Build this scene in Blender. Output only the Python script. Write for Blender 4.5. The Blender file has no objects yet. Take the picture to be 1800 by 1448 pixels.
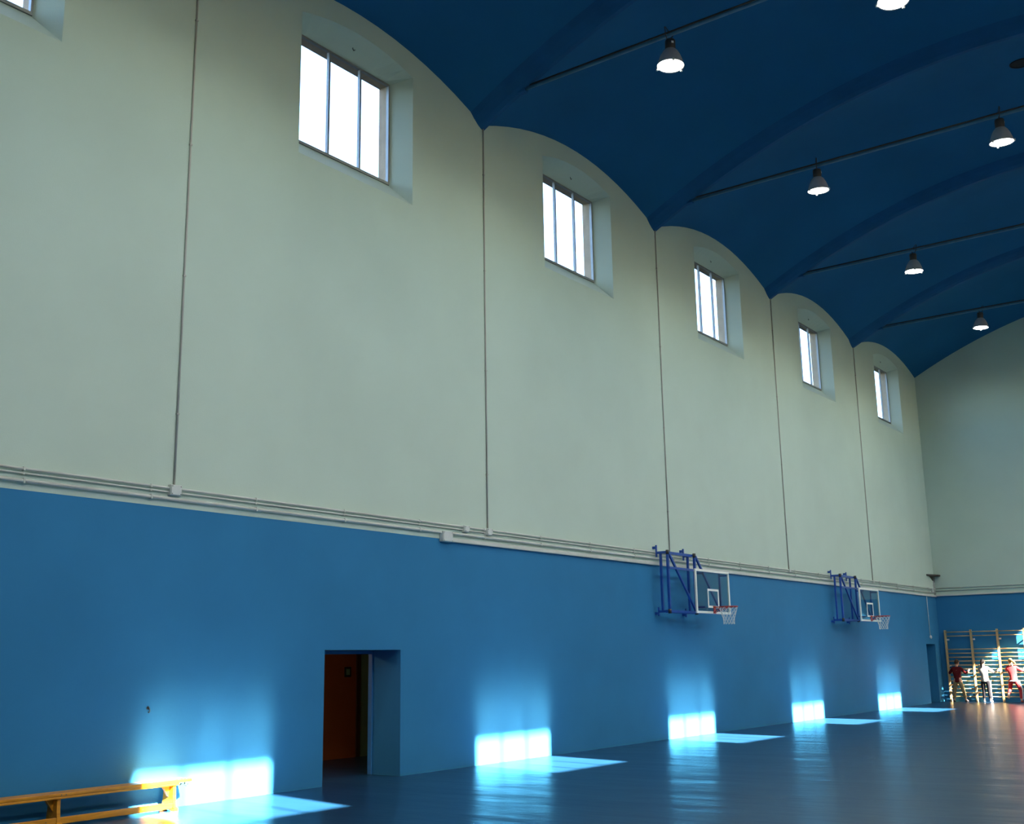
import bpy, bmesh, math, random
from mathutils import Vector, Matrix
random.seed(7)
S = bpy.context.scene
COL = S.collection
PI = math.pi

# ---------------------------------------------------------------- camera, sky, sun, exposure
cam_d = bpy.data.cameras.new('camera')
cam = bpy.data.objects.new('camera', cam_d)
COL.objects.link(cam)
S.camera = cam
cam_d.sensor_fit = 'HORIZONTAL'
cam_d.sensor_width = 36.0
cam_d.lens = 1975.188 / 1800.0 * 36.0
cam_d.clip_end = 400
_pt, _yw, _rl = math.radians(12.396), math.radians(36.167), math.radians(-0.946)
fw = Vector((-math.sin(_yw) * math.cos(_pt), math.cos(_yw) * math.cos(_pt), math.sin(_pt)))
rt = Vector((math.cos(_yw), math.sin(_yw), 0))
up = rt.cross(fw)
c_, s_ = math.cos(_rl), math.sin(_rl)
rt, up = c_ * rt + s_ * up, -s_ * rt + c_ * up
M = Matrix((rt, up, -fw)).transposed().to_4x4()
M.translation = Vector((13.029, 0, 1.86))
cam.matrix_world = M

S.view_settings.view_transform = 'Standard'
S.view_settings.look = 'None'
S.view_settings.gamma = 1
S.view_settings.use_curve_mapping = False
S.view_settings.exposure = 0.0
S.cycles.blur_glossy = 0.0
S.cycles.sample_clamp_indirect = 40.0

SUN_S, SUN_T = 0.21, 0.6966           # travel of the sunlight: (-1, S, -T)
SUN_STRENGTH = 165.0
SKY_STRENGTH = 2.35
LAMP_POWER = 56.0
sun_dir = Vector((-1, SUN_S, -SUN_T)).normalized()
world = bpy.data.worlds.new('sky')
S.world = world
world.use_nodes = True
wt = world.node_tree
wt.nodes.clear()
w_out = wt.nodes.new('ShaderNodeOutputWorld')
w_bg = wt.nodes.new('ShaderNodeBackground')
w_sky = wt.nodes.new('ShaderNodeTexSky')
w_sky.sky_type = 'NISHITA'
w_sky.sun_disc = False
w_sky.sun_elevation = math.asin(-sun_dir.z)
w_sky.sun_rotation = math.atan2(-sun_dir.x, -sun_dir.y)
w_sky.air_density = 1.0
w_sky.dust_density = 2.0
w_sky.ozone_density = 4.0
w_bg.inputs['Strength'].default_value = SKY_STRENGTH
wt.links.new(w_sky.outputs[0], w_bg.inputs[0])
wt.links.new(w_bg.outputs[0], w_out.inputs[0])

sun_l = bpy.data.lights.new('sun', 'SUN')
sun_l.energy = SUN_STRENGTH
sun_l.angle = math.radians(0.53)
sun_l.color = (1.0, 0.88, 0.74)
sun_o = bpy.data.objects.new('sun', sun_l)
sun_o.rotation_euler = sun_dir.to_track_quat('-Z', 'Y').to_euler()
sun_o.location = (30, 10, 40)
COL.objects.link(sun_o)

# ---------------------------------------------------------------- dimensions
Y0, BAY = 9.762, 7.193                # bay joints on the long wall
def YK(k): return Y0 + k * BAY
L = 16.84                             # room width
YB = YK(5)                            # far wall
YR = YK(-2)                           # wall behind the camera
DADO = 4.0
WT = 0.65                             # thickness of the long walls
def valley(x): return 14.77 - 2.25 * ((8.42 - x) / 8.42) ** 2
HB = BAY / 2
END_T = 0.86                          # the last bay is cut a little before its valley
def corr(k, u):                       # corrugation height in bay k at u in 0..1
    t = -1 + 2 * u if k < 4 else -1 + (1 + END_T) * u
    return 0.09 + 0.76 * (1 - t * t)
def ceil_z(x, k, u): return valley(x) + corr(k, u)

# ---------------------------------------------------------------- materials
MATS = {}
def mat(name, col, rough=0.5, metal=0.0, spec=0.5, var=0.0, vscale=3.0, bump=0.0, bscale=60.0, emit=None, estr=0.0, coat=0.0):
    m = bpy.data.materials.new(name)
    m.use_nodes = True
    nt = m.node_tree
    b = nt.nodes['Principled BSDF']
    b.inputs['Base Color'].default_value = (*col, 1)
    b.inputs['Roughness'].default_value = rough
    b.inputs['Metallic'].default_value = metal
    b.inputs['Specular IOR Level'].default_value = spec
    b.inputs['Coat Weight'].default_value = coat
    tc = nt.nodes.new('ShaderNodeTexCoord')
    if var > 0:
        n = nt.nodes.new('ShaderNodeTexNoise')
        n.inputs['Scale'].default_value = vscale
        n.inputs['Detail'].default_value = 5
        nt.links.new(tc.outputs['Object'], n.inputs['Vector'])
        r = nt.nodes.new('ShaderNodeValToRGB')
        r.color_ramp.elements[0].position = 0.3
        r.color_ramp.elements[1].position = 0.7
        r.color_ramp.elements[0].color = (*[max(0, c * (1 - var)) for c in col], 1)
        r.color_ramp.elements[1].color = (*[min(1, c * (1 + var)) for c in col], 1)
        nt.links.new(n.outputs['Fac'], r.inputs[0])
        nt.links.new(r.outputs[0], b.inputs['Base Color'])
    if bump > 0:
        n2 = nt.nodes.new('ShaderNodeTexNoise')
        n2.inputs['Scale'].default_value = bscale
        n2.inputs['Detail'].default_value = 3
        nt.links.new(tc.outputs['Object'], n2.inputs['Vector'])
        bp = nt.nodes.new('ShaderNodeBump')
        bp.inputs['Strength'].default_value = bump
        bp.inputs['Distance'].default_value = 0.01
        nt.links.new(n2.outputs['Fac'], bp.inputs['Height'])
        nt.links.new(bp.outputs[0], b.inputs['Normal'])
    if emit:
        b.inputs['Emission Color'].default_value = (*emit, 1)
        b.inputs['Emission Strength'].default_value = estr
    MATS[name] = m
    return m

mat('pale_paint', (0.49, 0.60, 0.515), 0.7, spec=0.25, var=0.035, vscale=0.6, bump=0.12, bscale=45)
mat('blue_paint', (0.030, 0.182, 0.365), 0.55, spec=0.12, var=0.06, vscale=0.8, bump=0.12, bscale=45)
mat('ceiling_paint', (0.014, 0.115, 0.27), 0.8, spec=0.12, var=0.06, vscale=0.5, bump=0.1, bscale=25)
mat('rib_shade_paint', (0.010, 0.09, 0.24), 0.6, spec=0.15, var=0.08, vscale=2)  # shade of the rib flanks put into a darker blue; end plates share it
mat('window_metal', (0.24, 0.25, 0.24), 0.45, metal=0.2, var=0.06, vscale=8)
mat('outer_stone', (0.32, 0.235, 0.15), 0.9, var=0.12, vscale=5, bump=0.4, bscale=30)
mat('facade', (0.55, 0.5, 0.44), 0.9, var=0.08, vscale=2)
mat('conduit_grey', (0.55, 0.57, 0.52), 0.5, var=0.05, vscale=4)
mat('conduit_brown', (0.42, 0.41, 0.36), 0.5, var=0.05, vscale=4)
mat('box_grey', (0.56, 0.60, 0.57), 0.5, var=0.04, vscale=10)
mat('hoop_blue', (0.010, 0.07, 0.34), 0.4, var=0.08, vscale=10)
mat('board_white', (0.80, 0.82, 0.76), 0.5, var=0.03, vscale=8)
mat('ring_red', (0.42, 0.035, 0.025), 0.45, var=0.1, vscale=20)
mat('net_white', (0.78, 0.78, 0.74), 0.8, var=0.05, vscale=30)
mat('black_metal', (0.03, 0.026, 0.024), 0.5, var=0.15, vscale=12)
mat('tie_steel', (0.04, 0.14, 0.24), 0.55, var=0.15, vscale=5)
mat('reflector', (0.60, 0.58, 0.55), 0.35, metal=0.5, var=0.06, vscale=10)
mat('lamp_glass', (0.9, 0.9, 0.9), 0.3, emit=(1.0, 0.97, 0.93), estr=14.0)
mat('added_lobby_glow', (0.8, 0.75, 0.65), 0.4, emit=(1.0, 0.8, 0.55), estr=110)
mat('lamp_clip', (0.75, 0.75, 0.7), 0.35, metal=0.6, var=0.05)
mat('white_sticker', (0.8, 0.8, 0.8), 0.6, var=0.03)
mat('vent_black', (0.006, 0.006, 0.010), 0.8, var=0.2, vscale=10)
mat('orange_paint', (0.42, 0.13, 0.025), 0.6, var=0.08, vscale=1.5)
mat('green_door', (0.20, 0.46, 0.27), 0.5, var=0.08, vscale=2)
mat('dark_wood', (0.07, 0.03, 0.016), 0.5, var=0.2, vscale=6)
mat('dim_white', (0.45, 0.45, 0.42), 0.7, var=0.05, vscale=1)
mat('frame_blue', (0.03, 0.18, 0.42), 0.4, var=0.06, vscale=4)
mat('door_blue', (0.012, 0.09, 0.24), 0.45, var=0.06, vscale=3)
mat('hook_steel', (0.14, 0.14, 0.14), 0.4, metal=0.8, var=0.1)
mat('sign_dark', (0.02, 0.03, 0.02), 0.5, var=0.1)
mat('shelf_dark', (0.035, 0.025, 0.022), 0.6, var=0.15, vscale=10)
mat('sensor_white', (0.72, 0.70, 0.68), 0.5, var=0.04)
mat('skin', (0.55, 0.30, 0.20), 0.6, var=0.05, vscale=15)
mat('hair_brown', (0.055, 0.032, 0.018), 0.6, spec=0.08, var=0.3, vscale=30)
mat('hair_black', (0.004, 0.0035, 0.0035), 0.6, spec=0.08, var=0.3, vscale=30)
mat('hair_blond', (0.26, 0.16, 0.05), 0.6, spec=0.08, var=0.3, vscale=30)
mat('sweater_maroon', (0.10, 0.012, 0.014), 0.9, spec=0.08, var=0.15, vscale=14, bump=0.3, bscale=80)
mat('trousers_khaki', (0.24, 0.19, 0.10), 0.9, spec=0.08, var=0.1, vscale=14, bump=0.2, bscale=60)
mat('top_white', (0.32, 0.32, 0.30), 0.9, spec=0.08, var=0.06, vscale=14, bump=0.2, bscale=60)
mat('trousers_black', (0.012, 0.012, 0.016), 0.8, spec=0.08, var=0.2, vscale=14)
mat('stripe_white', (0.75, 0.75, 0.75), 0.8, spec=0.08, var=0.04)
mat('tracksuit_red', (0.36, 0.035, 0.04), 0.75, spec=0.08, var=0.1, vscale=14, bump=0.2, bscale=50)
mat('shoe_dark', (0.03, 0.022, 0.02), 0.6, var=0.1)
mat('shoe_white', (0.7, 0.7, 0.7), 0.6, var=0.05)
mat('shoe_red', (0.35, 0.06, 0.05), 0.6, var=0.1)
mat('eye', (0.02, 0.02, 0.02), 0.3, var=0.1)
mat('lip', (0.40, 0.13, 0.11), 0.5, var=0.05)

def wood_mat(name, c1, c2, rough, scale=3.0, axis='Y'):
    m = bpy.data.materials.new(name)
    m.use_nodes = True
    nt = m.node_tree
    b = nt.nodes['Principled BSDF']
    b.inputs['Roughness'].default_value = rough
    tc = nt.nodes.new('ShaderNodeTexCoord')
    mp = nt.nodes.new('ShaderNodeMapping')
    sc = [scale * 12] * 3
    sc['XYZ'.index(axis)] = scale
    mp.inputs['Scale'].default_value = sc
    n = nt.nodes.new('ShaderNodeTexNoise')
    n.inputs['Scale'].default_value = 1.0
    n.inputs['Detail'].default_value = 6
    n.inputs['Distortion'].default_value = 0.8
    r = nt.nodes.new('ShaderNodeValToRGB')
    r.color_ramp.elements[0].position = 0.32
    r.color_ramp.elements[1].position = 0.68
    r.color_ramp.elements[0].color = (*c1, 1)
    r.color_ramp.elements[1].color = (*c2, 1)
    nt.links.new(tc.outputs['Object'], mp.inputs[0])
    nt.links.new(mp.outputs[0], n.inputs['Vector'])
    nt.links.new(n.outputs['Fac'], r.inputs[0])
    nt.links.new(r.outputs[0], b.inputs['Base Color'])
    MATS[name] = m
wood_mat('bench_wood', (0.46, 0.18, 0.008), (0.64, 0.28, 0.014), 0.35, 2.5, 'Y')
wood_mat('bar_wood', (0.38, 0.24, 0.085), (0.52, 0.35, 0.15), 0.4, 3.0, 'X')
wood_mat('post_wood', (0.40, 0.28, 0.12), (0.52, 0.38, 0.18), 0.4, 3.0, 'Z')

def floor_mat():
    m = bpy.data.materials.new('floor_vinyl')
    m.use_nodes = True
    nt = m.node_tree
    b = nt.nodes['Principled BSDF']
    tc = nt.nodes.new('ShaderNodeTexCoord')
    n = nt.nodes.new('ShaderNodeTexNoise')
    n.inputs['Scale'].default_value = 0.9
    n.inputs['Detail'].default_value = 6
    nt.links.new(tc.outputs['Object'], n.inputs['Vector'])
    r = nt.nodes.new('ShaderNodeValToRGB')
    r.color_ramp.elements[0].position = 0.3
    r.color_ramp.elements[1].position = 0.7
    r.color_ramp.elements[0].color = (0.006, 0.040, 0.096, 1)
    r.color_ramp.elements[1].color = (0.009, 0.048, 0.112, 1)
    nt.links.new(n.outputs['Fac'], r.inputs[0])
    nt.links.new(r.outputs[0], b.inputs['Base Color'])
    b.inputs['Roughness'].default_value = 0.29
    b.inputs['Specular IOR Level'].default_value = 0.42
    # slow waves of the sheet and its welded seams
    mp = nt.nodes.new('ShaderNodeMapping')
    mp.inputs['Scale'].default_value = (0.4, 1.15, 1)
    mp.inputs['Rotation'].default_value = (0, 0, 0.25)
    n2 = nt.nodes.new('ShaderNodeTexNoise')
    n2.inputs['Scale'].default_value = 1.0
    n2.inputs['Detail'].default_value = 4
    nt.links.new(tc.outputs['Object'], mp.inputs[0])
    nt.links.new(mp.outputs[0], n2.inputs['Vector'])
    sx = nt.nodes.new('ShaderNodeSeparateXYZ')
    nt.links.new(tc.outputs['Object'], sx.inputs[0])
    dv = nt.nodes.new('ShaderNodeMath'); dv.operation = 'DIVIDE'; dv.inputs[1].default_value = 1.5
    fr = nt.nodes.new('ShaderNodeMath'); fr.operation = 'FRACT'
    lt = nt.nodes.new('ShaderNodeMath'); lt.operation = 'LESS_THAN'; lt.inputs[1].default_value = 0.012
    nt.links.new(sx.outputs['Y'], dv.inputs[0]); nt.links.new(dv.outputs[0], fr.inputs[0]); nt.links.new(fr.outputs[0], lt.inputs[0])
    sb = nt.nodes.new('ShaderNodeMath'); sb.operation = 'MULTIPLY_ADD'; sb.inputs[1].default_value = -0.05
    nt.links.new(lt.outputs[0], sb.inputs[0]); nt.links.new(n2.outputs['Fac'], sb.inputs[2])
    bp = nt.nodes.new('ShaderNodeBump')
    bp.inputs['Strength'].default_value = 1.0
    bp.inputs['Distance'].default_value = 0.03
    nt.links.new(sb.outputs[0], bp.inputs['Height'])
    nt.links.new(bp.outputs[0], b.inputs['Normal'])
    MATS['floor_vinyl'] = m
floor_mat()

def glass_mat(name, tint, gloss_rough=0.02, fac_scale=1.0):
    m = bpy.data.materials.new(name)
    m.use_nodes = True
    nt = m.node_tree
    nt.nodes.clear()
    o = nt.nodes.new('ShaderNodeOutputMaterial')
    t = nt.nodes.new('ShaderNodeBsdfTransparent'); t.inputs[0].default_value = (*tint, 1)
    g = nt.nodes.new('ShaderNodeBsdfGlossy'); g.inputs['Roughness'].default_value = gloss_rough
    fr = nt.nodes.new('ShaderNodeLayerWeight')
    pw = nt.nodes.new('ShaderNodeMath'); pw.operation = 'POWER'; pw.inputs[1].default_value = 4.0
    mu = nt.nodes.new('ShaderNodeMath'); mu.operation = 'MULTIPLY_ADD'; mu.inputs[1].default_value = 0.55 * fac_scale; mu.inputs[2].default_value = 0.035
    mx = nt.nodes.new('ShaderNodeMixShader')
    nt.links.new(fr.outputs['Facing'], pw.inputs[0]); nt.links.new(pw.outputs[0], mu.inputs[0]); nt.links.new(mu.outputs[0], mx.inputs[0])
    nt.links.new(t.outputs[0], mx.inputs[1]); nt.links.new(g.outputs[0], mx.inputs[2])
    nt.links.new(mx.outputs[0], o.inputs[0])
    MATS[name] = m
glass_mat('window_glass', (0.96, 0.97, 0.97))
glass_mat('board_glass', (0.80, 0.88, 0.86), 0.05, 1.0)

# ---------------------------------------------------------------- mesh helpers
def new_bm(): return bmesh.new()
def obj(name, bm, mats, parent=None, smooth=False, loc=None):
    me = bpy.data.meshes.new(name)
    bm.normal_update()
    bm.to_mesh(me); bm.free()
    for mm in (mats if isinstance(mats, (list, tuple)) else [mats]):
        me.materials.append(MATS[mm])
    if smooth:
        for p in me.polygons: p.use_smooth = True
    o = bpy.data.objects.new(name, me)
    COL.objects.link(o)
    if loc is not None: o.location = loc
    if parent is not None: o.parent = parent
    return o
def empty(name, loc, label=None, cat=None, group=None, kind=None):
    o = bpy.data.objects.new(name, None)
    o.empty_display_size = 0.1
    COL.objects.link(o); o.location = loc
    tag(o, label, cat, group, kind)
    return o
def tag(o, label=None, cat=None, group=None, kind=None):
    if label: o['label'] = label
    if cat: o['category'] = cat
    if group: o['group'] = group
    if kind: o['kind'] = kind
    return o
def copy_tree(o, parent=None):
    c = o.copy(); COL.objects.link(c)
    if parent is not None: c.parent = parent
    for ch in list(o.children): copy_tree(ch, c)
    return c
def add_box(bm, lo, hi, mi=0, bevel=0.0):
    lo, hi = Vector(lo), Vector(hi)
    r = bmesh.ops.create_cube(bm, size=1.0)
    vs = r['verts']
    for v in vs:
        v.co = Vector([lo[i] + (v.co[i] + 0.5) * (hi[i] - lo[i]) for i in range(3)])
    fs = list({f for v in vs for f in v.link_faces})
    for f in fs: f.material_index = mi
    if bevel > 0:
        es = list({e for v in vs for e in v.link_edges})
        bmesh.ops.bevel(bm, geom=es, offset=bevel, segments=2, affect='EDGES', profile=0.5)
    return vs
def frame_at(d):
    d = d.normalized()
    a = Vector((0, 0, 1)) if abs(d.z) < 0.95 else Vector((1, 0, 0))
    u = d.cross(a).normalized(); v = d.cross(u).normalized()
    return u, v
def add_tube(bm, pts, r, n=8, cap=True, closed=False, mi=0, radii=None, flat=1.0):
    pts = [Vector(p) for p in pts]
    rings = []
    N = len(pts)
    pu = None
    for i, p in enumerate(pts):
        if closed: d = pts[(i + 1) % N] - pts[i - 1]
        else: d = pts[min(i + 1, N - 1)] - pts[max(i - 1, 0)]
        if pu is None: u, v = frame_at(d)
        else:
            dn = d.normalized()
            u = (pu - dn * pu.dot(dn)).normalized(); v = dn.cross(u)
        pu = u
        rr = radii[i] if radii else r
        rings.append([bm.verts.new(p + u * math.cos(2 * PI * j / n) * rr + v * math.sin(2 * PI * j / n) * rr * flat) for j in range(n)])
    for i in range(N if closed else N - 1):
        a, b = rings[i], rings[(i + 1) % N]
        for j in range(n):
            f = bm.faces.new((a[j], a[(j + 1) % n], b[(j + 1) % n], b[j])); f.material_index = mi
    if cap and not closed:
        f = bm.faces.new(rings[0][::-1]); f.material_index = mi
        f = bm.faces.new(rings[-1]); f.material_index = mi
def add_bar(bm, a, b, w, h, upv=(0, 0, 1), mi=0):   # square bar from a to b
    a, b = Vector(a), Vector(b)
    d = (b - a).normalized(); upv = Vector(upv)
    s = d.cross(upv)
    if s.length < 1e-4: s = d.cross(Vector((1, 0, 0)))
    s.normalize(); t = s.cross(d)
    vs = []
    for p in (a, b):
        for sx, tx in ((-1, -1), (1, -1), (1, 1), (-1, 1)):
            vs.append(bm.verts.new(p + s * sx * w / 2 + t * tx * h / 2))
    for q in ((0, 1, 2, 3), (7, 6, 5, 4), (0, 4, 5, 1), (1, 5, 6, 2), (2, 6, 7, 3), (3, 7, 4, 0)):
        f = bm.faces.new([vs[i] for i in q]); f.material_index = mi
    bmesh.ops.recalc_face_normals(bm, faces=list({f for v in vs for f in v.link_faces}))
def add_lathe(bm, prof, n=24, mi=0, c=(0, 0, 0)):   # profile of (r, z)
    rings = []
    for r, z in prof:
        if r < 1e-5: rings.append([bm.verts.new((c[0], c[1], c[2] + z))])
        else: rings.append([bm.verts.new((c[0] + r * math.cos(2 * PI * j / n), c[1] + r * math.sin(2 * PI * j / n), c[2] + z)) for j in range(n)])
    for a, b in zip(rings, rings[1:]):
        for j in range(n):
            k = (j + 1) % n
            if len(a) == 1 and len(b) == 1: continue
            if len(a) == 1: f = bm.faces.new((a[0], b[k], b[j]))
            elif len(b) == 1: f = bm.faces.new((a[j], a[k], b[0]))
            else: f = bm.faces.new((a[j], a[k], b[k], b[j]))
            f.material_index = mi
def add_prism(bm, poly, axis, lo, hi, mi=0):        # extrude a 2D polygon along an axis
    def P(q, h):
        c = [0, 0, 0]; o = [i for i in range(3) if i != axis]
        c[axis] = h; c[o[0]], c[o[1]] = q; return c
    a = [bm.verts.new(P(q, lo)) for q in poly]; b = [bm.verts.new(P(q, hi)) for q in poly]
    n = len(poly)
    fs = [bm.faces.new(a), bm.faces.new(b[::-1])]
    for i in range(n): fs.append(bm.faces.new((a[i], b[i], b[(i + 1) % n], a[(i + 1) % n])))
    for f in fs: f.material_index = mi
    bmesh.ops.recalc_face_normals(bm, faces=fs)
def fill_loops(bm, loops, mi=0):                    # planar polygon with holes
    es = []
    vloops = []
    for lp in loops:
        vs = [bm.verts.new(p) for p in lp]
        vloops.append(vs)
        for i in range(len(vs)): es.append(bm.edges.new((vs[i], vs[(i + 1) % len(vs)])))
    r = bmesh.ops.triangle_fill(bm, use_beauty=True, use_dissolve=False, edges=es)
    for g in r['geom']:
        if isinstance(g, bmesh.types.BMFace): g.material_index = mi
    return vloops

# ---------------------------------------------------------------- room shell
# floor
bm = new_bm()
add_box(bm, (-0.65, YR - 0.3, -0.25), (L + 0.65, YB + 0.3, 0.0))
tag(obj('floor', bm, 'floor_vinyl'), 'dark blue glossy sheet vinyl sports floor', kind='structure')

# ceiling: a shell of seven corrugations, each arching across the room
bm = new_bm()
NX, NU = 56, 16
for k in range(-2, 5):
    grid = []
    for j in range(NU + 1):
        u = j / NU
        y = YK(k) + u * BAY
        row = []
        for i in range(NX + 1):
            x = -0.66 + (L + 1.32) * i / NX
            row.append(bm.verts.new((x, y, ceil_z(x, k, u))))
        grid.append(row)
    for j in range(NU):
        for i in range(NX):
            bm.faces.new((grid[j][i], grid[j + 1][i], grid[j + 1][i + 1], grid[j][i + 1]))
tag(obj('ceiling', bm, 'ceiling_paint', smooth=True), 'dark blue corrugated vaulted ceiling', kind='structure')

# ribs along the valleys
for n, k in enumerate(range(-1, 5)):
    bm = new_bm()
    prof = [(-0.40, 0.255), (-0.28, 0.145), (-0.15, 0.05), (-0.05, 0.0), (0.05, 0.0), (0.11, 0.08), (0.16, 0.19)]
    NP = len(prof)
    prev = None
    for i in range(49):
        x = L * i / 48
        ring = [bm.verts.new((x, YK(k) + a, valley(x) + b)) for a, b in prof]
        if prev:
            for j in range(NP - 1):
                bm.faces.new((prev[j], prev[j + 1], ring[j + 1], ring[j]))
        prev = ring
    bmesh.ops.recalc_face_normals(bm, faces=bm.faces[:])
    rl = {-1: 'dark blue rib of the vault behind the viewer', 0: 'dark blue rib of the vault just outside the picture', 1: 'nearest blue rib in view, across the top of the picture',
          2: 'second blue rib of the vault from the viewer', 3: 'third blue rib of the vault from the viewer', 4: 'farthest blue rib of the vault, before the end wall'}[k]
    tag(obj('trim_%d' % (n + 1), bm, 'rib_shade_paint'), rl, kind='structure')

# long walls -------------------------------------------------------
WIN_HW, WIN_Z0, WIN_ZS, WIN_ZC = 1.43, 10.15, 12.75, 12.97    # inner edge of the splayed opening
FR_HW, FR_Z0, FR_Z1, FR_D = 1.19, 10.57, 12.62, 0.40          # frame
def inner_loop(cy):
    pts = [(cy - WIN_HW, WIN_Z0), (cy + WIN_HW, WIN_Z0)]
    n = 12
    for i in range(n + 1):
        t = 1 - 2 * i / n
        pts.append((cy + WIN_HW * t, WIN_ZS + (WIN_ZC - WIN_ZS) * (1 - t * t)))
    return pts
def frame_loop(cy):
    pts = [(cy - FR_HW, FR_Z0), (cy + FR_HW, FR_Z0)]
    n = 12
    for i in range(n + 1):
        t = 1 - 2 * i / n
        pts.append((cy + FR_HW * t, FR_Z1))
    return pts
def long_wall(name, label, X, doors, wins):
    # X maps depth (0 inner face, positive into the wall) to world x
    bm = new_bm()
    # lower painted band with door notches
    low = [(YR, 0)]
    for (a, b, h) in doors: low += [(a, 0), (a, h), (b, h), (b, 0)]
    low += [(YB, 0), (YB, DADO), (YR, DADO)]
    fill_loops(bm, [[(X(0), y, z) for y, z in low]], 1)
    upl = [(YR, DADO), (YB, DADO)]
    for k in range(4, -3, -1):
        for j in range(16, -1, -1):
            u = j / 16
            if k < 4 and j == 16: continue
            upl.append((YK(k) + u * BAY, ceil_z(0, k, u) + 0.03))
    fill_loops(bm, [[(X(0), y, z) for y, z in upl]] + [[(X(0), y, z) for y, z in inner_loop(c)] for c in wins], 0)
    # outer face
    out = [(YR, -0.2)]
    for (a, b, h) in doors: out += [(a, -0.2), (a, h), (b, h), (b, -0.2)]
    out += [(YB, -0.2)]
    for k in range(4, -3, -1):
        for j in range(16, -1, -1):
            u = j / 16
            if k < 4 and j == 16: continue
            out.append((YK(k) + u * BAY, max(ceil_z(-WT, k, u), 12.1)))
    fill_loops(bm, [[(X(WT), y, z) for y, z in out]] + [[(X(WT), c - FR_HW, FR_Z0), (X(WT), c + FR_HW, FR_Z0), (X(WT), c + FR_HW, FR_Z1), (X(WT), c - FR_HW, FR_Z1)] for c in wins], 3)
    for c in wins:                                       # splayed reveal and outer reveal
        a = [bm.verts.new((X(0), y, z)) for y, z in inner_loop(c)]
        b = [bm.verts.new((X(FR_D), y, z)) for y, z in frame_loop(c)]
        n = len(a)
        for i in range(n):
            f = bm.faces.new((a[i], a[(i + 1) % n], b[(i + 1) % n], b[i])); f.material_index = 0
        r4 = [(c - FR_HW, FR_Z0), (c + FR_HW, FR_Z0), (c + FR_HW, FR_Z1), (c - FR_HW, FR_Z1)]
        a = [bm.verts.new((X(FR_D), y, z)) for y, z in r4]
        b = [bm.verts.new((X(WT), y, z)) for y, z in r4]
        for i in range(4):
            f = bm.faces.new((a[i], a[(i + 1) % 4], b[(i + 1) % 4], b[i])); f.material_index = 2
    for (ya, yb, h) in doors:                            # door reveals
        for q in ([(ya, 0), (ya, h)], [(ya, h), (yb, h)], [(yb, h), (yb, 0)]):
            vs = [bm.verts.new((X(0), *q[0])), bm.verts.new((X(0), *q[1])), bm.verts.new((X(WT), *q[1])), bm.verts.new((X(WT), *q[0]))]
            f = bm.faces.new(vs); f.material_index = 1
    bmesh.ops.recalc_face_normals(bm, faces=bm.faces[:])
    return tag(obj(name, bm, ['pale_paint', 'blue_paint', 'outer_stone', 'facade']), label, kind='structure')

D1 = (12.75, 14.52, 2.045)
D2 = (43.95, 45.05, 2.16)
WIN_L = [YK(k) + HB for k in range(-2, 5)]
WIN_R = [14.11 + BAY * n for n in range(-2, 5)]
long_wall('wall_left', 'long side wall painted pale green above a blue dado', lambda d: -d, [D1, D2], WIN_L)
long_wall('wall_right', 'opposite long side wall with a row of high windows', lambda d: L + d, [], WIN_R)

def end_wall(name, label, y, k, u, sgn):
    bm = new_bm()
    fill_loops(bm, [[(0, y, 0), (L, y, 0), (L, y, DADO), (0, y, DADO)]], 1)
    top = []
    for i in range(41):
        x = L - L * i / 40
        top.append((x, y, ceil_z(x, k, u) + 0.03))
    fill_loops(bm, [[(0, y, DADO), (L, y, DADO)] + top], 0)
    # outer skin
    o = [(-WT, y + 0.3 * sgn, -0.2), (L + WT, y + 0.3 * sgn, -0.2)]
    for i in range(41):
        x = L + WT - (L + 2 * WT) * i / 40
        o.append((x, y + 0.3 * sgn, ceil_z(x, k, u)))
    fill_loops(bm, [o], 2)
    # close the two ends of the long walls
    bmesh.ops.recalc_face_normals(bm, faces=bm.faces[:])
    return tag(obj(name, bm, ['pale_paint', 'blue_paint', 'facade']), label, kind='structure')
end_wall('wall_back', 'far end wall painted pale green above a blue dado', YB, 4, 1.0, 1)
end_wall('wall_front', 'end wall behind the viewer, pale above a blue dado', YR, -2, 0.0, -1)
for nm, y, k, u, sg in (('trim_7', YB, 4, 1.0, 1), ('trim_8', YR, -2, 0.0, -1)):      # roof overlap over the end walls
    bm = new_bm()
    pv = None
    for i in range(41):
        x = -WT + (L + 2 * WT) * i / 40
        z = ceil_z(x, k, u)
        ring = [bm.verts.new((x, y - 0.0 * sg, z + 0.001)), bm.verts.new((x, y + 0.35 * sg, z + 0.001))]
        if pv: bm.faces.new((pv[0], pv[1], ring[1], ring[0]))
        pv = ring
    tag(obj(nm, bm, 'facade'), 'roof edge over an end wall', kind='structure')

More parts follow.
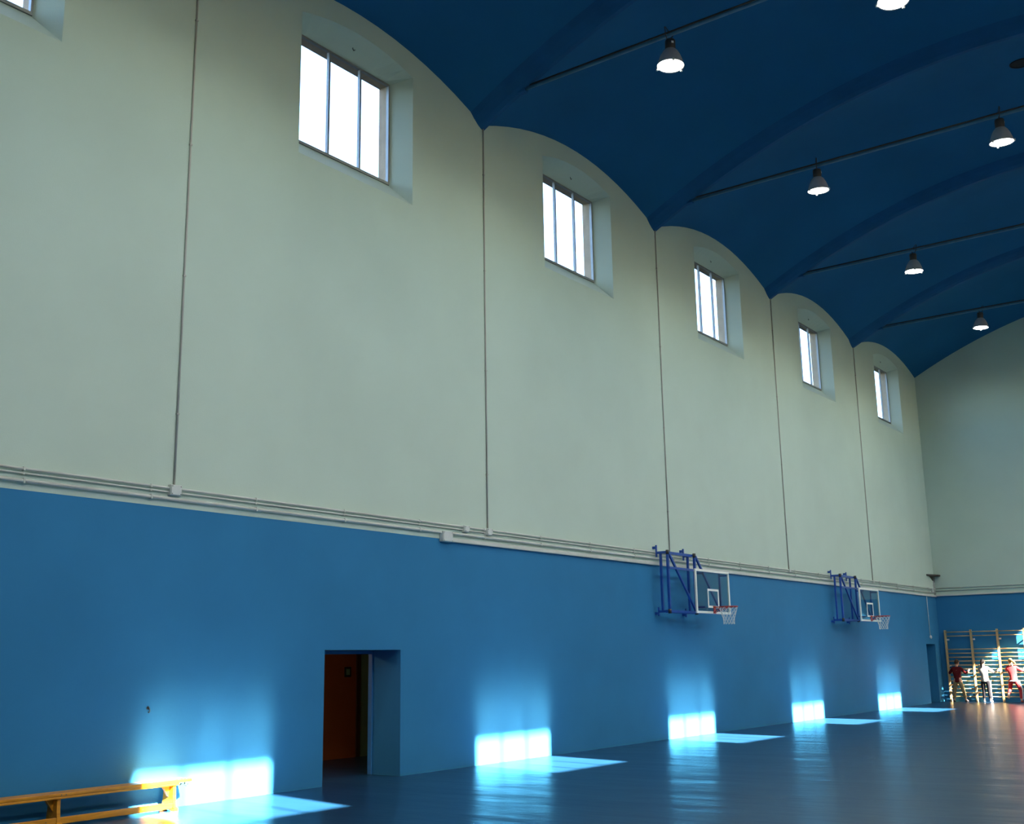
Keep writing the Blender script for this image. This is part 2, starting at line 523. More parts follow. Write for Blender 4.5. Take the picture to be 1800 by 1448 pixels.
# windows ------------------------------------------------------------
WLAB = ['high window of the left wall behind the viewer', 'high window cut off by the top left corner of the picture', 'largest whole high window, three panes, first from the left',
        'high three-pane window between the first two ceiling valleys in view', 'middle window of the five whole high windows', 'second smallest high window, above the space between the hoops', 'smallest and farthest high window, next to the end wall']
def make_window(n, X, c, side):
    sx = -1 if X(1) < X(0) else 1
    root = empty('window_%d' % n, (X(FR_D), c, FR_Z0), WLAB[n - 1] if n <= 7 else 'high three-pane window of the opposite wall, outside the picture', kind='structure')
    H = FR_Z1 - FR_Z0
    def part(name, boxes, m):
        bm = new_bm()
        for lo, hi in boxes: add_box(bm, lo, hi)
        return obj(name, bm, m, root)
    t = 0.035; d = 0.03
    part('frame', [((-d, -FR_HW, 0), (d, FR_HW, 0.05)), ((-d, -FR_HW, H - t), (d, FR_HW, H)),
                   ((-d, -FR_HW, 0.05), (d, -FR_HW + t, H - t)), ((-d, FR_HW - t, 0.05), (d, FR_HW, H - t))], 'window_metal')
    w = 2 * FR_HW / 3
    for i in (1, 2):
        y = -FR_HW + w * i
        part('mullion', [((-d, y - 0.02, 0.05), (d, y + 0.02, H - t))], 'window_metal')
    for i in range(3):
        y0 = -FR_HW + w * i + 0.02; y1 = y0 + w - 0.04
        part('pane', [((-0.003, y0, 0.05), (0.003, y1, H - t))], 'window_glass')
    bm = new_bm()                                          # little curtain hook in the soffit
    add_tube(bm, [(-sx * 0.2, 0, H + 0.27), (-sx * 0.2, 0, H + 0.16), (-sx * 0.2, 0.03, H + 0.13), (-sx * 0.2, 0.06, H + 0.16)], 0.008, 6)
    obj('hook', bm, 'hook_steel', root)
    return root
n = 0
for c in WIN_L: n += 1; make_window(n, lambda d: -d, c, 'left')
for c in WIN_R: n += 1; make_window(n, lambda d: L + d, c, 'right')

# doorway and the dim lobby behind it ---------------------------------
bm = new_bm()
add_box(bm, (-3.5, 11.0, -0.2), (-WT, 19.2, 0.0))
tag(obj('floor.001', bm, 'floor_vinyl'), 'dark floor of the lobby behind the doorway', kind='structure')
bm = new_bm()
add_box(bm, (-3.5, 11.0, 2.5), (-WT - 0.001, 19.2, 2.6))
tag(obj('ceiling.001', bm, 'dim_white'), 'low ceiling of the lobby behind the doorway', kind='structure')
bm = new_bm()
add_box(bm, (-3.5, 11.0, 0), (-3.4, 17.02, 2.5)); add_box(bm, (-3.5, 18.05, 0), (-3.4, 19.2, 2.5)); add_box(bm, (-3.5, 17.02, 2.1), (-3.4, 18.05, 2.5))
add_box(bm, (-3.4, 10.9, 0), (-WT, 11.0, 2.5)); add_box(bm, (-3.4, 19.2, 0), (-WT, 19.3, 2.5))
add_box(bm, (-WT - 0.05, 11.0, 0), (-WT - 0.002, D1[0], 2.5)); add_box(bm, (-WT - 0.05, D1[1], 0), (-WT - 0.002, 19.2, 2.5)); add_box(bm, (-WT - 0.05, D1[0], D1[2]), (-WT - 0.002, D1[1], 2.5))
tag(obj('wall_lobby', bm, 'orange_paint'), 'orange painted wall of the dim lobby seen through the doorway', kind='structure')
d3 = empty('door_3', (-3.4, 17.535, 0), 'green door in a dark wooden frame inside the lobby', kind='structure')
bm = new_bm()
for lo, hi in (((-0.06, -0.57, 0), (0.03, -0.46, 2.1)), ((-0.06, 0.46, 0), (0.03, 0.57, 2.1)), ((-0.06, -0.57, 2.0), (0.03, 0.57, 2.14))): add_box(bm, lo, hi)
obj('door_frame', bm, 'dark_wood', d3)
bm = new_bm(); add_box(bm, (-0.08, -0.47, -0.01), (0.022, 0.47, 2.02), bevel=0.004)
leaf = obj('door_leaf', bm, 'green_door', d3)
bm = new_bm(); add_tube(bm, [(0.02, 0.38, 1.02), (0.07, 0.38, 1.02), (0.07, 0.26, 1.02)], 0.01, 8)
obj('door_handle', bm, 'hook_steel', leaf)
d1 = empty('door_1', (-WT, (D1[0] + D1[1]) / 2, 0), 'doorway opening in the blue dado with a light blue metal frame', kind='structure')
hw = (D1[1] - D1[0]) / 2
for nm, lo, hi in (('jamb', (-0.06, hw - 0.035, 0), (0.03, hw - 0.001, D1[2] - 0.002)), ('jamb', (-0.06, -hw + 0.001, 0), (0.04, -hw + 0.06, D1[2] - 0.002)), ('head', (-0.06, -hw + 0.06, D1[2] - 0.06), (0.04, hw - 0.06, D1[2] - 0.002))):
    bm = new_bm(); add_box(bm, lo, hi, bevel=0.006); obj(nm, bm, 'frame_blue', d1)
sg = empty('wall_sign', (-3.4, 16.72, 1.66), 'small dark square plate on the orange lobby wall', 'sign')
bm = new_bm(); add_box(bm, (0.001, -0.09, -0.10), (0.016, 0.09, 0.10), bevel=0.004); obj('plate', bm, 'sign_dark', sg)
bm = new_bm(); add_box(bm, (0.016, -0.05, -0.06), (0.02, 0.05, 0.06)); obj('inset', bm, 'green_door', sg)

lb = empty('added_lobby_lamp', (-2.0, 12.1, 2.5), 'small round lamp added out of view to brighten the dim lobby', 'lamp')  # unseen lamp, added to lift the orange lobby out of the dark
bm = new_bm(); add_lathe(bm, [(0.0, 0.0), (0.16, 0.0), (0.16, -0.03), (0.15, -0.035)], 24); obj('base', bm, 'dim_white', lb)
bm = new_bm(); add_lathe(bm, [(0.15, -0.03), (0.13, -0.07), (0.07, -0.095), (0.0, -0.10)], 24); obj('shade', bm, 'added_lobby_glow', lb, smooth=True)

d2 = empty('door_2', (-0.50, (D2[0] + D2[1]) / 2, 0), 'dark blue door set deep in the side wall beside the far corner', kind='structure')
h2 = (D2[1] - D2[0]) / 2
bm = new_bm(); add_box(bm, (-0.05, -h2 + 0.05, 0.004), (0.0, h2 - 0.05, D2[2] - 0.05), bevel=0.004); dl = obj('door_leaf', bm, 'door_blue', d2)
for nm, lo, hi in (('jamb', (-0.06, h2 - 0.05, 0), (0.03, h2 - 0.001, D2[2] - 0.002)), ('jamb', (-0.06, -h2 + 0.001, 0), (0.03, -h2 + 0.05, D2[2] - 0.002)), ('head', (-0.06, -h2 + 0.05, D2[2] - 0.05), (0.03, h2 - 0.05, D2[2] - 0.002))):
    bm = new_bm(); add_box(bm, lo, hi); obj(nm, bm, 'door_blue', d2)
bm = new_bm(); add_tube(bm, [(0.0, -0.38, 1.02), (0.05, -0.38, 1.02), (0.05, -0.26, 1.02)], 0.01, 8); obj('door_handle', bm, 'hook_steel', dl)

# ---------------------------------------------------------------- conduits, trunking and junction boxes on the walls
def h_conduit(label, pts, r, m, name='conduit', clips=True, axis='y'):
    root = empty(name, pts[0], label, 'pipe')
    o = Vector(pts[0])
    bm = new_bm(); add_tube(bm, [Vector(p) - o for p in pts], r, 8); obj('tube', bm, m, root, smooth=True)
    if clips:
        a, b = Vector(pts[0]), Vector(pts[-1])
        ln = (b - a).length; nn = max(1, int(ln / 1.8))
        me = None
        for i in range(nn):
            q = a + (b - a) * ((i + 0.5) / nn) - o
            if me is None:
                bm = new_bm()
                if axis == 'y': add_box(bm, (-r - 0.0139, -0.012, -r * 1.35), (r * 1.25, 0.012, r * 1.35))
                elif axis == 'x': add_box(bm, (-0.012, -r * 1.25, -r * 1.35), (0.012, r + 0.001, r * 1.35))
                else: add_box(bm, (-r - 0.0005, -r * 1.35, -0.012), (r * 1.25, r * 1.35, 0.012))
                c0 = obj('clip', bm, m, root, loc=q); me = c0
            else:
                c1 = me.copy(); COL.objects.link(c1); c1.location = q; c1.parent = root
    return root
rA, rB, rC = 0.017, 0.012, 0.024
zA, zB, zC = 4.262, 4.205, 4.112
YE = YB - 0.04
G = 0.014                                             # clips hold the tubes off the wall
h_conduit('topmost thin conduit running the length of the pale side wall', [(rA + G, YR + .03, zA), (rA + G, YE, zA)], rA, 'conduit_grey')
h_conduit('thin middle conduit running the length of the pale side wall', [(rB + G, YR + .03, zB), (rB + G, YE, zB)], rB, 'conduit_grey')
h_conduit('thick lower conduit running the length of the pale side wall', [(rC + G, YR + .03, zC), (rC + G, YE, zC)], rC, 'conduit_grey')
def trunk(label, lo, hi, m='conduit_grey', ax=1):
    root = empty('trunking', ((lo[0] + hi[0]) / 2, (lo[1] + hi[1]) / 2, lo[2]), label, 'cable duct')
    o = Vector(root.location)
    bm = new_bm(); add_box(bm, Vector(lo) - o, Vector(hi) - o, bevel=0.006); obj('base', bm, m, root)
    l2, h2_ = list(Vector(lo) - o), list(Vector(hi) - o)
    if ax == 1: l2[0] = h2_[0]; h2_[0] += 0.006; l2[2] += 0.01; h2_[2] -= 0.01
    else: h2_[1] = l2[1]; l2[1] -= 0.006; l2[2] += 0.01; h2_[2] -= 0.01
    bm = new_bm(); add_box(bm, l2, h2_); obj('lid', bm, m, root)
trunk('grey cable trunking along the top edge of the blue dado, side wall', (0.0, 15.80, 3.955), (0.05, YE, 4.03))
trunk('grey cable trunking along the top edge of the blue dado, far wall', (0.06, YB - 0.05, 3.985), (L, YB, 4.05), ax=0)
h_conduit('upper conduit running across the far end wall', [(0.06, YB - rA, 4.29), (L, YB - rA, 4.29)], rA, 'conduit_grey', axis='x')
h_conduit('lower conduit running across the far end wall', [(0.06, YB - rA, 4.19), (L, YB - rA, 4.19)], rA, 'conduit_grey', axis='x')
vlab = ['leftmost vertical conduit on the pale wall, rising from a lone junction box',
        'vertical conduit rising beside the paired junction boxes to the first visible ceiling valley',
        'vertical conduit on the pale wall rising behind the nearer basketball hoop',
        'vertical conduit on the pale wall midway between the two basketball hoops',
        'vertical conduit on the pale wall just right of the farther basketball hoop']
for k in range(5):
    h_conduit(vlab[k], [(0.0155, YK(k), 4.30 if k < 2 else zA), (0.0155, YK(k), valley(0) + 0.03)], 0.0155, 'conduit_brown', axis='z')
def jbox(label, y, z, w, h, d=0.07):
    root = empty('junction_box', (0, y, z), label, 'junction box')
    bm = new_bm(); add_box(bm, (0.0, -w / 2, -h / 2), (d, w / 2, h / 2), bevel=0.008); obj('housing', bm, 'box_grey', root)
    bm = new_bm(); add_box(bm, (d, -w / 2 + 0.008, -h / 2 + 0.008), (d + 0.012, w / 2 - 0.008, h / 2 - 0.008), bevel=0.004); obj('lid', bm, 'box_grey', root)
    for sy in (-1, 1):
        for sz in (-1, 1):
            bm = new_bm(); add_tube(bm, [(d + 0.011, sy * (w / 2 - 0.025), sz * (h / 2 - 0.022)), (d + 0.016, sy * (w / 2 - 0.025), sz * (h / 2 - 0.022))], 0.007, 8); obj('screw', bm, 'hook_steel', root)
jbox('lone grey junction box at the foot of the leftmost conduit', YK(0), 4.235, 0.19, 0.15)
jbox('grey junction box at the foot of the second vertical conduit', YK(1), 4.225, 0.17, 0.13)
jbox('small grey junction box just left of the second vertical conduit', 16.26, 4.225, 0.15, 0.125)
jbox('large low grey junction box where the dado trunking begins', 15.68, 4.04, 0.27, 0.19, 0.09)
jbox('tiny grey junction box under the third vertical conduit between the hoops', YK(3), 4.235, 0.13, 0.10, 0.05)
jbox('tiny grey junction box under the conduit right of the farther hoop', YK(4), 4.235, 0.13, 0.10, 0.05)
jbox('grey junction box on the side wall at the far corner', YB - 0.45, 4.20, 0.16, 0.16, 0.06)

# corner shelf, its conduits and the sensor on a cable
cs = empty('corner_shelf', (0, YB, 4.78), 'small dark triangular shelf high in the far corner', 'shelf')
bm = new_bm(); add_prism(bm, [(0.0, -0.95), (0.26, -0.30), (0.26, 0.0), (0.0, 0.0)], 2, -0.03, 0.03); obj('board', bm, 'shelf_dark', cs)
bm = new_bm(); add_prism(bm, [(-0.60, -0.03), (-0.03, -0.03), (-0.03, -0.26)], 0, 0.001, 0.025); obj('bracket', bm, 'shelf_dark', cs)
h_conduit('short white conduit dropping from the corner shelf, on the side wall', [(0.017, YB - 0.16, 4.03), (0.017, YB - 0.16, 4.74)], 0.017, 'conduit_grey', axis='z')
h_conduit('short white conduit dropping from the corner shelf, nearest the corner', [(0.017, YB - 0.03, 4.03), (0.017, YB - 0.03, 4.74)], 0.017, 'conduit_grey', axis='z')
h_conduit('white cable down the blue dado to the bell above the far door', [(0.013, 44.52, 2.47), (0.013, 44.52, 3.96)], 0.012, 'sensor_white', name='cable', axis='z')
bl = empty('wall_bell', (0, 44.52, 2.42), 'small white round bell on the blue dado above the far door', 'bell')
bm = new_bm(); add_tube(bm, [(0, 0, 0), (0.03, 0, 0)], 0.055, 16); obj('base', bm, 'sensor_white', bl)
bm = new_bm(); add_tube(bm, [(0.03, 0, 0), (0.055, 0, 0), (0.07, 0, 0)], 0.07, 16, radii=[0.07, 0.062, 0.03]); obj('dome', bm, 'sensor_white', bl, smooth=True)
wh = empty('wall_hook', (0, 9.53, 1.285), 'tiny dark hook on the blue dado above the bench', 'hook')
bm = new_bm(); add_tube(bm, [(0, 0, 0.02), (0.008, 0, 0.02)], 0.022, 12); obj('plate', bm, 'hook_steel', wh)
bm = new_bm(); add_tube(bm, [(0.006, 0, 0.02), (0.035, 0, 0.01), (0.045, 0, -0.02), (0.03, 0, -0.04), (0.015, 0, -0.03)], 0.008, 6); obj('hook_arm', bm, 'hook_steel', wh, smooth=True)

# ---------------------------------------------------------------- tie rods and high-bay lamps
TIE_Z = 13.07
tlab = {-1: 'tie rod across the vault behind the camera', 0: 'tie rod across the vault overhead, just outside the view',
        1: 'nearest dark steel tie rod in view, crossing the top of the picture', 2: 'second dark tie rod from the viewer, carrying two lamps in view',
        3: 'third dark tie rod from the viewer, carrying one lamp in view', 4: 'farthest dark tie rod, in front of the end wall'}
for k in range(-1, 5):
    xs = 8.42 - 8.42 * math.sqrt((14.77 - TIE_Z) / 2.25) - 0.12
    t = empty('tie_rod', (8.42, YK(k), TIE_Z), tlab[k], 'rod', 'tie rods of the vault')
    bm = new_bm(); add_tube(bm, [(xs - 8.42, 0, 0), (8.42 - xs, 0, 0)], 0.036, 10); obj('rod', bm, 'tie_steel', t, smooth=True)
    bm = new_bm(); add_tube(bm, [(xs - 8.42 + 0.2, -0.0, 0.06), (8.42 - xs - 0.2, 0, 0.06)], 0.018, 6); obj('cable', bm, 'black_metal', t, smooth=True)
    for s in (-1, 1):
        x = s * (8.42 - xs)
        bm = new_bm(); add_box(bm, (x - 0.14, -0.07, -0.07), (x + 0.14, 0.07, 0.10), bevel=0.015); obj('end_plate', bm, 'rib_shade_paint', t)

lamp_l = bpy.data.lights.new('lamp_light', 'AREA')
lamp_l.shape = 'DISK'; lamp_l.size = 0.44; lamp_l.energy = LAMP_POWER; lamp_l.color = (1.0, 0.95, 0.80); lamp_l.spread = math.radians(150)
def make_lamp():
    t = empty('high_bay_lamp', (0, 0, 0))
    prof = [(0.085, 0.33), (0.10, 0.325), (0.14, 0.28), (0.185, 0.20), (0.22, 0.10), (0.243, 0.02), (0.255, 0.0), (0.25, -0.008), (0.235, 0.02), (0.21, 0.10), (0.175, 0.19), (0.13, 0.27), (0.08, 0.315)]
    bm = new_bm(); add_lathe(bm, prof, 32); bmesh.ops.recalc_face_normals(bm, faces=bm.faces[:]); obj('reflector', bm, 'reflector', t, smooth=True)
    bm = new_bm(); add_lathe(bm, [(0.0, -0.012), (0.12, -0.008), (0.238, 0.006), (0.238, 0.012), (0.0, 0.012)], 32); obj('lens', bm, 'lamp_glass', t, smooth=True)
    bm = new_bm(); add_lathe(bm, [(0.0, 0.32), (0.085, 0.32), (0.088, 0.34), (0.096, 0.36), (0.096, 0.50), (0.085, 0.52), (0.0, 0.525)], 24); h = obj('ballast_housing', bm, 'black_metal', t, smooth=True)
    bm = new_bm(); add_box(bm, (-0.02, -0.0995, 0.42), (0.025, -0.096, 0.46)); obj('sticker', bm, 'white_sticker', h)
    bm = new_bm(); add_tube(bm, [(0, 0, 0.52), (0, 0, 0.55), (0.03, 0, 0.58), (0.055, 0, 0.62), (0.03, 0, 0.67), (-0.03, 0, 0.675), (-0.06, 0, 0.64)], 0.012, 6); obj('suspension_hook', bm, 'black_metal', t, smooth=True)
    bm = new_bm(); add_tube(bm, [(-0.06, 0, 0.52), (-0.10, -0.02, 0.62), (-0.12, -0.03, 0.76), (-0.10, -0.02, 0.77), (-0.03, 0, 0.70), (0.06, 0, 0.65)], 0.009, 6); obj('power_cord', bm, 'black_metal', t, smooth=True)
    for a in (0.3, 2.4, 4.5):
        bm = new_bm(); x, y = 0.255 * math.cos(a), 0.255 * math.sin(a); add_box(bm, (x - 0.018, y - 0.018, -0.03), (x + 0.018, y + 0.018, 0.02), bevel=0.004); obj('clip', bm, 'lamp_clip', t)
    return t
proto = make_lamp()
llab = {(1, 0): 'largest lit high-bay lamp, hanging from the nearest tie rod in view', (1, 1): 'lit high-bay lamp cut off by the top edge of the picture',
        (2, 0): 'left of the two lit lamps on the second tie rod', (2, 1): 'lit lamp near the right edge of the picture, on the second tie rod',
        (3, 0): 'lit lamp on the third tie rod from the viewer', (4, 0): 'smallest and farthest lit lamp, in front of the end wall'}
first = True
for k in range(-1, 5):
    for i, x in enumerate((4.37, 8.43, 12.48)):
        t = proto if first else copy_tree(proto)
        first = False
        dz = -0.27 if (k, i) == (1, 1) else 0.0
        t.location = (x, YK(k), TIE_Z - 0.605 - 0.02 + dz)
        if dz:
            bm = new_bm(); add_tube(bm, [(0, 0, 0.66), (0, 0, 0.66 - dz)], 0.012, 6); obj('suspension_rod', bm, 'black_metal', t)
        if k in (1, 2, 3, 4): t.rotation_euler = (0, math.radians((-3, 2, -4, -2, -3)[k]), k * 0.9)
        tag(t, llab.get((k, i), 'lit high-bay lamp on a tie rod outside the picture'), 'lamp', 'lit high-bay lamps hanging from the tie rods')
        lo = bpy.data.objects.new('lamp_light', lamp_l)
        COL.objects.link(lo); lo.parent = t; lo.location = (0, 0, -0.016)

# round vent in the vault
vx, vk, vy = 8.52, 2, 27.05
vu = (vy - YK(vk)) / BAY
vz = ceil_z(vx, vk, vu)
dzy = (ceil_z(vx, vk, vu + 0.01) - ceil_z(vx, vk, vu - 0.01)) / (0.02 * BAY)
nrm = Vector((0, dzy, -1)).normalized()
v = empty('ceiling_vent', (vx, vy, vz), 'round black vent opening in the dark blue vault at the right edge', 'vent')
v.rotation_euler = nrm.to_track_quat('Z', 'Y').to_euler()
bm = new_bm(); add_lathe(bm, [(0.27, 0.0), (0.27, 0.025), (0.235, 0.03), (0.235, 0.005)], 32); obj('rim', bm, 'vent_black', v, smooth=True)
bm = new_bm(); add_lathe(bm, [(0.0, 0.012), (0.235, 0.012)], 32); bmesh.ops.recalc_face_normals(bm, faces=bm.faces[:]); obj('grille', bm, 'vent_black', v)

# ---------------------------------------------------------------- basketball hoops
def make_hoop():
    r = empty('basketball_hoop', (0, 0, 0))
    B = 'hoop_blue'
    ya, yb, zt, zb = -1.68, -0.34, 4.24, 2.88
    def bar(name, a, b, w, h, m=B, parent=r, upv=(0, 0, 1)):
        bm = new_bm(); add_bar(bm, a, b, w, h, upv); return obj(name, bm, m, parent)
    for y in (ya, yb):
        for z0, z1, zp in ((2.78, 2.98, 2.84), (4.14, 4.42, 4.36)):
            rail = bar('wall_bracket', (0.09, y, z0), (0.09, y, z1), 0.04, 0.03)
            bar('wall_pad', (0.0, y, zp), (0.08, y, zp), 0.06, 0.06, parent=rail)
        bar('arm', (0.10, y, zt), (0.38, y, zt), 0.05, 0.055)
        bar('arm', (0.10, y, zb), (0.38, y, zb), 0.05, 0.055)
        bar('post', (0.20, y, zb), (0.20, y, zt), 0.05, 0.05)
    bar('crossbar', (0.30, ya, zt), (0.30, yb, zt), 0.05, 0.06)
    bar('crossbar', (0.30, ya, zb), (0.30, yb, zb), 0.06, 0.07)
    for y in (ya, yb):                                     # the two folding panels
        p = bar('hinge_post', (0.38, y, zb - 0.03), (0.38, y, zt + 0.03), 0.055, 0.055)
        for z in (zt, zb):
            bm = new_bm(); add_tube(bm, [(0.38, y, z - 0.05), (0.38, y, z + 0.05)], 0.04, 10); obj('hinge', bm, 'black_metal', p, smooth=True)
        bar('panel_post', (0.40, y + 1.28, zb), (0.40, y + 1.28, 3.90), 0.045, 0.045)
        bar('panel_bar', (0.40, y, 3.88), (0.40, y + 1.28, 3.88), 0.04, 0.05)
        bar('panel_bar', (0.40, y, zb), (0.40, y + 1.28, zb), 0.04, 0.05)
        bar('brace', (0.40, y + 0.02, zt - 0.02), (0.40, y + 1.28, zb + 0.02), 0.045, 0.05)
        for z in (3.0, 3.8):
            bar('board_bracket', (0.42, min(y + 1.28, 0.86), z), (0.645, min(y + 1.28, 0.86), z), 0.04, 0.04)
    # backboard
    bd = empty('backboard', (0.66, 0, 2.845)); bd.parent = r
    W, H, t, d = 1.80, 1.04, 0.055, 0.02
    bm = new_bm(); add_box(bm, (-0.006, -W / 2 + t, t), (0.006, W / 2 - t, H - t)); obj('glass', bm, 'board_glass', bd)
    for nm, lo, hi in (('border', (-d, -W / 2, 0), (d, W / 2, t)), ('border', (-d, -W / 2, H - t), (d, W / 2, H)), ('border', (-d, -W / 2, t), (d, -W / 2 + t, H - t)), ('border', (-d, W / 2 - t, t), (d, W / 2, H - t))):
        bm = new_bm(); add_box(bm, lo, hi, bevel=0.004); obj(nm, bm, 'board_white', bd)
    bm = new_bm()
    sw, s0, s1, st = 0.295, 0.14, 0.59, 0.05
    for lo, hi in (((0.006, -sw, s0), (0.010, sw, s0 + st)), ((0.006, -sw, s1 - st), (0.010, sw, s1)), ((0.006, -sw, s0 + st), (0.010, -sw + st, s1 - st)), ((0.006, sw - st, s0 + st), (0.010, sw, s1 - st))): add_box(bm, lo, hi)
    tag(obj('target_square', bm, 'board_white', bd), 'white square outline')
    # ring with bracket and net
    zr = 3.0; cx = 0.66 + 0.16 + 0.225
    rg = empty('ring_assembly', (cx, 0, zr)); rg.parent = r
    bm = new_bm(); add_tube(bm, [(0.225 * math.cos(2 * PI * i / 32), 0.225 * math.sin(2 * PI * i / 32), 0) for i in range(32)], 0.013, 8, closed=True); tag(obj('ring', bm, 'ring_red', rg, smooth=True), 'red steel ring')
    bm = new_bm()
    add_box(bm, (-0.365, -0.06, -0.15), (-0.35, 0.06, 0.03), bevel=0.003)
    for s in (-1, 1): add_bar(bm, (-0.35, s * 0.05, 0.0), (-0.20, s * 0.09, 0.0), 0.02, 0.02)
    for s in (-1, 1): add_bar(bm, (-0.35, s * 0.04, -0.12), (-0.10, s * 0.19, -0.01), 0.014, 0.014)
    tag(obj('ring_bracket', bm, 'ring_red', rg), 'red mounting bracket')
    bm = new_bm()
    NS, LV = 12, 6
    def rad(t): return 0.222 - 0.10 * min(1, t * 1.4) + 0.012 * t
    for s in range(NS):
        for sg_ in (-1, 1):
            pts = []
            for l in range(LV + 1):
                t_ = l / LV
                a = 2 * PI * (s + sg_ * 0.5 * (l % 2)) / NS
                pts.append((rad(t_) * math.cos(a), rad(t_) * math.sin(a), -0.01 - 0.40 * t_))
            add_tube(bm, pts, 0.0045, 4, cap=False)
    tag(obj('net', bm, 'net_white', rg), 'white string net')
    return r
hp = make_hoop()
hp.location = (0, 25.03, 0)
tag(hp, 'nearer basketball hoop folded against the wall on a blue frame', 'basketball hoop', 'wall-mounted basketball hoops')
h2_ = copy_tree(hp)
h2_.location = (0, 36.13, 0)
tag(h2_, 'farther basketball hoop, smaller in view, close to the far corner', 'basketball hoop', 'wall-mounted basketball hoops')

# ---------------------------------------------------------------- wooden bench by the wall
be = empty('gym_bench', (0.21, 8.1, 0), 'long orange varnished wooden gym bench standing along the blue wall', 'bench')
def bpart(name, m='bench_wood', parent=be):
    return lambda bm: obj(name, bm, m, parent)
bm = new_bm(); add_box(bm, (-0.13, -1.95, 0.345), (0.13, 1.94, 0.385), bevel=0.008); top = bpart('seat_plank')(bm)
bm = new_bm(); add_box(bm, (0.085, -1.93, 0.318), (0.128, 1.74, 0.345), bevel=0.004); bpart('edge_strip')(bm)
bm = new_bm(); add_box(bm, (0.06, -1.93, 0.03), (0.11, 1.70, 0.105), bevel=0.006); bpart('balance_rail')(bm)
for yy in (-1.75, 0.02, 1.68):
    bm = new_bm()
    add_prism(bm, [(-0.10, 0.345), (0.10, 0.345), (0.10, 0.20), (0.125, 0.03), (-0.125, 0.03), (-0.10, 0.20)], 1, yy - 0.022, yy + 0.022)
    leg = bpart('leg')(bm)
    bm = new_bm()
    add_prism(bm, [(-0.15, 0.0), (-0.15, 0.035), (-0.10, 0.06), (0.10, 0.06), (0.15, 0.035), (0.15, 0.0), (0.08, 0.0), (0.06, 0.015), (-0.06, 0.015), (-0.08, 0.0)], 1, yy - 0.032, yy + 0.032)
    obj('foot', bm, 'bench_wood', be)
    bm = new_bm()
    add_prism(bm, [(yy - 0.022, 0.345), (yy - 0.022, 0.17), (yy - 0.15, 0.345)], 0, -0.02, 0.02)
    obj('gusset', bm, 'bench_wood', be)
for s in (-0.07, 0.07):
    bm = new_bm(); add_tube(bm, [(s, 1.86, 0.345), (s, 1.86, 0.31), (s, 1.89, 0.295), (s, 1.92, 0.31)], 0.009, 6); tag(obj('hook', bm, 'hook_steel', be, smooth=True), 'dark steel hook')
for yy, zz in ((0.03, 0.365), (0.09, 0.362), (-0.14, 0.07), (1.2, 0.07), (-1.0, 0.365)):
    xx = 0.13 if zz > 0.2 else 0.11
    bm = new_bm(); add_tube(bm, [(xx - 0.004, yy, zz), (xx + 0.002, yy, zz)], 0.008, 8); obj('screw', bm, 'hook_steel', be)

# ---------------------------------------------------------------- wall bars on the far wall
wb = empty('wall_bars', (0, YB, 0), 'long set of wooden wall bars fixed to the far end wall', 'wall bars')
PX = [0.27, 1.22, 2.17, 3.11, 4.06, 5.01, 5.96]
RZ = [2.60, 2.45, 1.95, 1.80, 1.655, 1.51, 1.36, 1.215, 1.07, 0.92, 0.775, 0.63, 0.485, 0.34, 0.195]
pm = None
for x in PX:
    if pm is None:
        bm = new_bm(); add_box(bm, (-0.035, -0.19, 0), (0.035, -0.07, 2.68), bevel=0.008); pm = obj('post', bm, 'post_wood', wb)
        q = pm
    else:
        q = bpy.data.objects.new('post', pm.data); COL.objects.link(q); q.parent = wb
    q.location = (x, 0, 0)
    for z in (0.35, 1.35, 2.32):
        bm = new_bm(); add_box(bm, (0.036, -0.12, -0.03), (0.042, -0.0, 0.03)); add_box(bm, (0.036, -0.006, -0.03), (0.10, 0.0, 0.03))
        b_ = obj('wall_bracket', bm, 'sensor_white', wb); b_.location = (x, 0, z)
rm = None
for i in range(len(PX) - 1):
    for z in RZ:
        if rm is None:
            bm = new_bm(); add_tube(bm, [(0.02, 0, 0), (0.93, 0, 0)], 0.021, 8, flat=0.8)
            rm = obj('rung', bm, 'bar_wood', wb, smooth=True); q = rm
        else:
            q = bpy.data.objects.new('rung', rm.data); COL.objects.link(q); q.parent = wb
        q.location = (PX[i], -0.175 if z > 2.55 else -0.14, z)

# ---------------------------------------------------------------- people at the wall bars
def skin_mesh(chains, sub=2):
    """chains: list of [((x,y,z), r), ...]; chains share vertices with equal coordinates. Returns a mesh."""
    vs, rs, es, idx = [], [], [], {}
    for ch in chains:
        prev = None
        for p, r in ch:
            key = tuple(round(c, 4) for c in p)
            if key not in idx:
                idx[key] = len(vs); vs.append(p); rs.append(r)
            i = idx[key]
            if prev is not None and prev != i: es.append((prev, i))
            prev = i
    me = bpy.data.meshes.new('tmp'); me.from_pydata(vs, es, [])
    o = bpy.data.objects.new('tmp', me); COL.objects.link(o)
    md = o.modifiers.new('skin', 'SKIN'); md.use_smooth_shade = True
    sv = me.skin_vertices[0].data if me.skin_vertices else None
    if sv is None:
        bm_ = bmesh.new(); bm_.from_mesh(me); bm_.verts.layers.skin.verify(); bm_.to_mesh(me); bm_.free(); sv = me.skin_vertices[0].data
    for i, r in enumerate(rs):
        sv[i].radius = (r, r) if not isinstance(r, tuple) else r
        sv[i].use_root = (i == 0)
    o.modifiers.new('sub', 'SUBSURF').levels = sub
    o.modifiers['sub'].render_levels = sub
    dg = bpy.context.evaluated_depsgraph_get()
    out = bpy.data.meshes.new_from_object(o.evaluated_get(dg))
    COL.objects.unlink(o); bpy.data.objects.remove(o); bpy.data.meshes.remove(me)
    return out
def mesh_obj(name, me, m, parent):
    me.name = name
    me.materials.clear(); me.materials.append(MATS[m])
    for p in me.polygons: p.use_smooth = True
    o = bpy.data.objects.new(name, me); COL.objects.link(o); o.parent = parent
    return o
